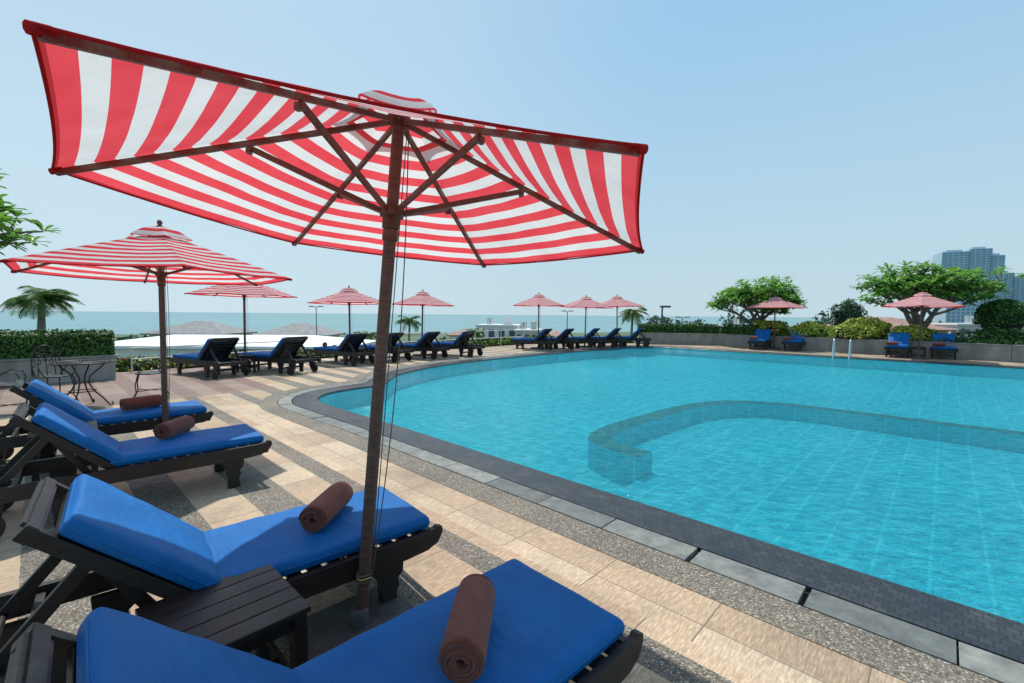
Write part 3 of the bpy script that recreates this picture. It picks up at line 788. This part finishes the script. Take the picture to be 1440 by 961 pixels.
# ------------------------------------------------------------------ wrought iron furniture
def iron_table(loc):
    mb=MB();I=M['iron'];h=.70
    circ=lambda r,z,n=32:[(r*math.cos(2*math.pi*k/n),r*math.sin(2*math.pi*k/n),z) for k in range(n+1)]
    mb.tube(circ(.38,h),.012,I,6,False);mb.tube(circ(.30,h),.006,I,5,False);mb.tube(circ(.15,h),.006,I,5,False);mb.tube(circ(.16,.25),.008,I,5,False)
    for k in range(16):
        a=math.pi*k/8;mb.tube([(0,0,h),(.38*math.cos(a),.38*math.sin(a),h)],.005,I,5,False)
    mb.tube([(0,0,h-.004),(0,0,h-.010)],.36,I,32)
    for k in range(4):
        a=math.pi*k/2+.4;c,s=math.cos(a),math.sin(a)
        prof=[(.30,h-.01),(.22,.6),(.10,.48),(.08,.38),(.14,.25),(.26,.12),(.33,.02),(.36,.0),(.38,.03),(.36,.06)]
        mb.tube([(r*c,r*s,z) for r,z in prof],.011,I,7)
    return mb.obj('wrought_iron_table',0,loc)
iron_table((-6.75,7.1,0))
def iron_chair(loc,rot):
    mb=MB();I=M['iron'];sh=.43
    circ=[(.21*math.cos(2*math.pi*k/24),.21*math.sin(2*math.pi*k/24),sh) for k in range(25)]
    mb.tube(circ,.011,I,6,False);mb.tube([(0,0,sh-.002),(0,0,sh+.004)],.20,I,24)
    for sx in(-1,1):
        mb.tube([(.16,sx*.15,sh),(.20,sx*.17,.25),(.19,sx*.16,.12),(.24,sx*.20,0)],.010,I,6)
        mb.tube([(-.16,sx*.15,sh),(-.20,sx*.17,.25),(-.19,sx*.16,.12),(-.25,sx*.20,0)],.010,I,6)
        mb.tube([(-.16,sx*.16,sh),(-.10,sx*.22,sh+.14),(.02,sx*.24,sh+.20),(.12,sx*.24,sh+.17),(.15,sx*.22,sh+.08),(.14,sx*.17,sh)],.009,I,6)
        sp=[]
        for k in range(22):
            a=k/21*math.pi*2.6;r=.085*(1-k/26);sp.append((-.21,sx*(.085+ -r*math.cos(a)*.9+.0),sh+.24+r*math.sin(a)*1.3))
        mb.tube(sp,.006,I,5)
    for R_,H_,w_ in((.19,.50,.011),(.11,.36,.007)):
        arch=[]
        for k in range(17):
            a=math.pi*k/16;arch.append((-.17-.06*math.sin(a),R_*math.cos(a),sh+(H_*max(0,math.sin(a))**.6)))
        mb.tube(arch,w_,I,7)
    mb.tube([(-.17,0,sh),(-.23,0,sh+.5)],.007,I,6)
    mb.tube([(.19,.16,.13),(-.19,-.16,.13)],.007,I,5);mb.tube([(.19,-.16,.13),(-.19,.16,.13)],.007,I,5)
    return mb.obj('wrought_iron_chair',0,loc,math.radians(rot))
iron_chair((-7.55,7.45,0),-20);iron_chair((-6.35,7.95,0),215);iron_chair((-7.3,6.55,0),40)
# ------------------------------------------------------------------ railing at terrace edge
def railing(name,pts,h=.9,step=1.6):
    mb=MB();m=M['white']
    for i in range(len(pts)-1):
        a=Vector((*pts[i],0));b=Vector((*pts[i+1],0));L=(b-a).length;n=max(1,int(L/step))
        for z in(h,h*.55): mb.tube([a+Vector((0,0,z)),b+Vector((0,0,z))],.018,m,6)
        for k in range(n+1):
            p=a.lerp(b,k/n);mb.tube([p,p+Vector((0,0,h))],.018,m,6)
    return mb.obj(name)
railing('terrace_railing',[(-9.4,11.2),(-7.2,14.5)],.6)
railing('terrace_railing',[(-4.6,17.3),(-2.8,19.2),(.6,23.1)],.75)
def strip_plants(name,pts,width,z0,z1,n,size,mats,seed):
    rng=np.random.default_rng(seed);sets=[[] for _ in mats]
    mb=MB()
    for i in range(len(pts)-1):
        a=Vector((*pts[i],0));b=Vector((*pts[i+1],0));d=(b-a);L=d.length;d.normalize();w=Vector((-d.y,d.x,0))
        R=Matrix.Rotation(math.atan2(d.y,d.x),3,'Z')
        mb.box((a+b)/2+w*width/2+Vector((0,0,z0-.3)),(L,width,.7),M['soilcore'],R)
        for _ in range(int(n*L)):
            s=rng.uniform(0,L);q=rng.uniform(0,width);hh=z0+(z1-z0)*(.5+.5*noise.noise(Vector((s*.9+i*9,q*1.5,seed))))*rng.uniform(.2,1.15)
            c=a+d*s+w*q+Vector((0,0,hh));sel=noise.noise(Vector((c.x*.8,c.y*.8,5+seed)))+rng.normal()*.25
            k=0 if sel<.12 else (1 if sel<.35 else 2)
            sets[k%len(mats)].append(tuple(c))
    kids=[mb.obj('soil_bed')]
    for st,m in zip(sets,mats):
        if st:kids.append(leaves('plants',st,size,m,None,.5,seed=seed))
    return parent(name,kids)
strip_plants('flower_bed',[(-2.9,19.5),(-7.5,14.9),(-9.7,11.6),(-15,11.4)][::-1],1.6,-.10,.38,550,.07,[M['leafA'],M['leafY'],M['leafR']],3)
strip_plants('flower_bed',[(-2.9,19.5),(.6,23.6),(6.8,25.2)],1.5,.0,.45,420,.09,[M['leafA'],M['leafY'],M['leafA']],4)
# ------------------------------------------------------------------ street lamps
def street_lamp(loc,h,arm=.5,two=False):
    mb=MB();I=M['lampgrey'];mb.tube([(0,0,0),(0,0,h)],[.09,.05],I,8)
    for sg in((-1,1) if two else (1,)):
        mb.tube([(0,0,h-.1),(sg*arm*.5,0,h+.12),(sg*arm,0,h+.1)],.04,I,6);mb.box((sg*arm*1.25,0,h+.08),(.6,.25,.12),I)
    return mb.obj('street_lamp',0,loc)
street_lamp((-25.8,60,-8),10.3,.5,True);street_lamp((7.5,62,-8),10.0,.4,True)
street_lamp((9.2,28,-3),5.0,.15);street_lamp((22.4,60,-8),9.3,.5,True)
# ------------------------------------------------------------------ buildings
def house(name,c,size,ang,wallm,roofm,z0,eave,ridge,over=.6,floors=1,cols=6):
    mb=MB();w,d=size
    mb.M=Matrix.Translation((c[0],c[1],0))@Matrix.Rotation(math.radians(ang),4,'Z')
    mb.box((0,0,(z0+eave)/2),(w,d,eave-z0),wallm)
    W=w/2+over;D=d/2+over;e=eave+.0;rr=max(W-D,0.01)
    vs=[(-W,-D,e),(W,-D,e),(W,D,e),(-W,D,e),(-rr,0,ridge),(rr,0,ridge),(-W,-D,e-.2),(W,-D,e-.2),(W,D,e-.2),(-W,D,e-.2)]
    mb.add(vs,[(0,1,5,4),(1,2,5),(2,3,4,5),(3,0,4),(6,7,1,0),(7,8,2,1),(8,9,3,2),(9,6,0,3),(9,8,7,6)],roofm)
    for f in range(floors):
        for k in range(cols):
            x=-w/2+w*(k+.5)/cols;zz=eave-1.6-f*3
            mb.box((x,-d/2-.02,zz),(w/cols*.5,.08,1.2),M['glass']);mb.box((x,-d/2-.05,zz-.68),(w/cols*.6,.2,.1),M['white'])
    return mb.obj(name)
def flatblock(name,c,size,ang,wallm,z0,z1,floors,cols):
    mb=MB();w,d=size
    mb.M=Matrix.Translation((c[0],c[1],0))@Matrix.Rotation(math.radians(ang),4,'Z')
    mb.box((0,0,(z0+z1)/2),(w,d,z1-z0),wallm)
    mb.box((0,0,z1+.1),(w+.3,d+.3,.25),M['white'])
    mb.box((w*.2,0,z1+.8),(w*.2,d*.4,1.2),wallm)
    mb.tube([(-w*.25,0,z1+.2),(-w*.25,0,z1+1.3)],.5,M['chrome'],12)
    fh=(z1-z0)/floors
    for f in range(floors):
        z=z0+fh*(f+.55)
        for k in range(cols):
            x=-w/2+w*(k+.5)/cols
            mb.box((x,-d/2-.01,z),(w/cols*.55,.1,fh*.5),M['glass'])
            mb.box((x,-d/2-.06,z-fh*.28),(w/cols*.65,.18,.1),M['white'])
        nd=max(2,int(cols*d/w))
        for k in range(nd):
            y=-d/2+d*(k+.5)/nd
            for sg in(-1,1): mb.box((sg*(w/2+.01),y,z),(.1,d/nd*.5,fh*.5),M['glass'])
    return mb.obj(name)
GZ=-8
house('grey_roof_house',(-49,72),(10.5,8),0,M['cream'],M['greyroof'],GZ,-1.7,.1,.8,2,7)
house('grey_roof_house',(-30.5,66),(8.5,7),5,M['cream'],M['greyroof'],GZ,-1.5,.1,.8,2,6)
house('white_roof_hall',(-23.5,40),(20,8),3,M['white'],M['whiteroof'],GZ,-1.15,-.45,.5,1,10)
flatblock('white_apartment_block',(-2.0,74),(6.5,6),-8,M['white'],GZ,-.3,3,4)
flatblock('white_apartment_block',(2.6,70),(3.5,6),-8,M['cream'],GZ,-.9,3,3)
house('shop_house',(6.3,64),(4,5),0,M['cream'],M['rust'],GZ,-1.6,-.6,.4,2,3)
house('shop_house',(-8.2,80),(5,5),0,M['white'],M['rust'],GZ,-2,-.9,.4,2,3)
house('red_roof_house',(50,62),(11,8),-10,M['cream'],M['rust'],GZ,.1,1.6,.6,2,6)
house('red_roof_house',(62,70),(10,8),-12,M['white'],M['rust'],GZ,-.2,1.0,.6,2,6)
flatblock('low_apartment_block',(68,64),(12,8),-20,M['cream'],GZ,.6,3,7)
flatblock('low_apartment_block',(40,76),(10,8),-8,M['white'],GZ,-.2,3,6)
M['tower']=simple('tower_cladding_hazed',(.42,.54,.64),.5,.08,.05)  # aerial haze mixed into the cladding colour: pale blue-grey
M['towerg']=simple('tower_glazing_hazed',(.22,.37,.50),.4,.15,.08)  # glazing likewise paled towards blue by haze in its colour
def tower(name,c,w,d,z1,floors,cols,ang,steps):
    mb=MB();mb.M=Matrix.Translation((c[0],c[1],0))@Matrix.Rotation(math.radians(ang),4,'Z')
    x=-w/2
    for fr,hz in steps:
        ww=w*fr;zt=z1*hz;cx=x+ww/2
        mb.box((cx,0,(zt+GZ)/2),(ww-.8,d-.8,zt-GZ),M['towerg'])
        nf=int(floors*hz)
        for k in range(nf+1):
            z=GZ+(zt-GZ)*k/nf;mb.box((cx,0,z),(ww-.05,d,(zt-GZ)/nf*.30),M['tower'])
        nc=max(1,int(cols*fr))
        for k in range(nc+1):
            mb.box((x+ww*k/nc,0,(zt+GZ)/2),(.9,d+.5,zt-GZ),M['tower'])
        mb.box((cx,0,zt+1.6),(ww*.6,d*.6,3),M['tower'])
        x+=ww
    return mb.obj(name)
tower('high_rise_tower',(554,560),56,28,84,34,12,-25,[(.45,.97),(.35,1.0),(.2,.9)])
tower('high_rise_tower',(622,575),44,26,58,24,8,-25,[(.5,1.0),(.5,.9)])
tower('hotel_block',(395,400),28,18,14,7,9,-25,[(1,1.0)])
def treeline(name,segs,n,size,seed,mat='leafD'):
    rng=np.random.default_rng(seed);cen=[]
    for (x0,y0,x1,y1,zb,zt,dep) in segs:
        L=math.hypot(x1-x0,y1-y0)
        for _ in range(int(n*L)):
            t=rng.uniform();hh=.5+.5*noise.noise(Vector((t*L*.16,seed,0)))*1.3+.25*noise.noise(Vector((t*L*.6,seed,3)))
            z=zb+(zt-zb)*hh*math.sqrt(rng.uniform());cen.append((x0+(x1-x0)*t+rng.normal()*.5,y0+(y1-y0)*t+rng.uniform(-dep,dep),z))
    return leaves(name,cen,size,M[mat],None,.6,seed=seed)
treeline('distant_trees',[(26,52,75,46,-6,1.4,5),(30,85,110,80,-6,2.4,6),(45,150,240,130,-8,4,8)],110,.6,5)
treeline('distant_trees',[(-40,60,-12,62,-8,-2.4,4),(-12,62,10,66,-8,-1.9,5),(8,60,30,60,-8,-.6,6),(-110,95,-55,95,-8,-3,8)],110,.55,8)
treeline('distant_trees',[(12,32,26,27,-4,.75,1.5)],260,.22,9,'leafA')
mb=MB();mb.add([(-400,-60,GZ),(700,-60,GZ),(900,640,GZ),(420,620,GZ),(160,330,GZ),(20,240,GZ),(-160,190,GZ),(-400,180,GZ)],[tuple(range(8))],M['land']);mb.obj('ground')
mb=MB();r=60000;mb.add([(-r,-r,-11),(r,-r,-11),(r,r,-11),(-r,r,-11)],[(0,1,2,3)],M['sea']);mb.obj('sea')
# ------------------------------------------------------------------ light, sky
w=bpy.data.worlds.new('World');S.world=w;w.use_nodes=True;nt=w.node_tree
bg=nt.nodes['Background'];sky=nt.nodes.new('ShaderNodeTexSky');sky.sky_type='NISHITA';sky.sun_disc=False
sd=Vector((-.37,.93,0)).normalized();el=math.radians(62)
sky.sun_elevation=el;sky.sun_rotation=math.atan2(sd.x,sd.y);sky.air_density=1.2;sky.dust_density=1.0;sky.ozone_density=2.5;sky.altitude=0
dirv=Vector((sd.x*math.cos(el),sd.y*math.cos(el),math.sin(el)))
# sea haze: pale veil that thickens towards the horizon, brighter around the sun
tc=nt.nodes.new('ShaderNodeTexCoord');sp=nt.nodes.new('ShaderNodeSeparateXYZ');nt.links.new(tc.outputs['Generated'],sp.inputs[0])
mr=nt.nodes.new('ShaderNodeMapRange');mr.interpolation_type='SMOOTHSTEP';mr.inputs[1].default_value=-.02;mr.inputs[2].default_value=.75;mr.inputs[3].default_value=.98;mr.inputs[4].default_value=.7
nt.links.new(sp.outputs[2],mr.inputs[0])
hz=nt.nodes.new('ShaderNodeValToRGB');hz.color_ramp.elements[0].position=0;hz.color_ramp.elements[0].color=(.545,.705,.775,1);hz.color_ramp.elements[1].position=.5;hz.color_ramp.elements[1].color=(.37,.66,.91,1)
nt.links.new(sp.outputs[2],hz.inputs[0])
dt=nt.nodes.new('ShaderNodeVectorMath');dt.operation='DOT_PRODUCT';gd=Vector((-.75,.62,.45)).normalized();dt.inputs[1].default_value=tuple(gd);nt.links.new(tc.outputs['Generated'],dt.inputs[0])
m2=nt.nodes.new('ShaderNodeMapRange');m2.interpolation_type='SMOOTHSTEP';m2.inputs[1].default_value=.45;m2.inputs[2].default_value=1.0;m2.inputs[3].default_value=0;m2.inputs[4].default_value=.6
nt.links.new(dt.outputs['Value'],m2.inputs[0])
gm=nt.nodes.new('ShaderNodeMix');gm.data_type='RGBA';nt.links.new(m2.outputs[0],gm.inputs[0]);nt.links.new(hz.outputs[0],gm.inputs[6]);gm.inputs[7].default_value=(.66,.83,.93,1)
sc=nt.nodes.new('ShaderNodeVectorMath');sc.operation='SCALE';sc.inputs[3].default_value=10;nt.links.new(gm.outputs[2],sc.inputs[0])
mx=nt.nodes.new('ShaderNodeMix');mx.data_type='RGBA';nt.links.new(mr.outputs[0],mx.inputs[0]);nt.links.new(sky.outputs[0],mx.inputs[6]);nt.links.new(sc.outputs[0],mx.inputs[7])
nt.links.new(mx.outputs[2],bg.inputs[0]);bg.inputs[1].default_value=.10
sl=bpy.data.lights.new('sun','SUN');sl.energy=4.0;sl.angle=math.radians(.8);sl.color=(1,.955,.88)
so=bpy.data.objects.new('sun',sl);COL.objects.link(so);so.rotation_mode='QUATERNION';so.rotation_quaternion=dirv.to_track_quat('Z','Y');so.location=(0,0,20)
S.view_settings.view_transform='Standard';S.view_settings.look='None';S.view_settings.exposure=0
# ------------------------------------------------------------------ camera
f=640.;th=math.atan((443-480.5)/f);r=math.atan(.0083)
F=Vector((0,math.cos(th),math.sin(th)));U0=Vector((0,-math.sin(th),math.cos(th)));R0=Vector((1,0,0))
Rr=R0*math.cos(r)+U0*math.sin(r);Up=U0*math.cos(r)-R0*math.sin(r)
cd=bpy.data.cameras.new('camera');co=bpy.data.objects.new('camera',cd);COL.objects.link(co)
cd.sensor_width=36;cd.lens=36*f/1440;cd.clip_start=.05;cd.clip_end=100000
mw=Matrix(((Rr.x,Up.x,-F.x,0),(Rr.y,Up.y,-F.y,0),(Rr.z,Up.z,-F.z,1.5),(0,0,0,1)));co.matrix_world=mw
S.camera=co
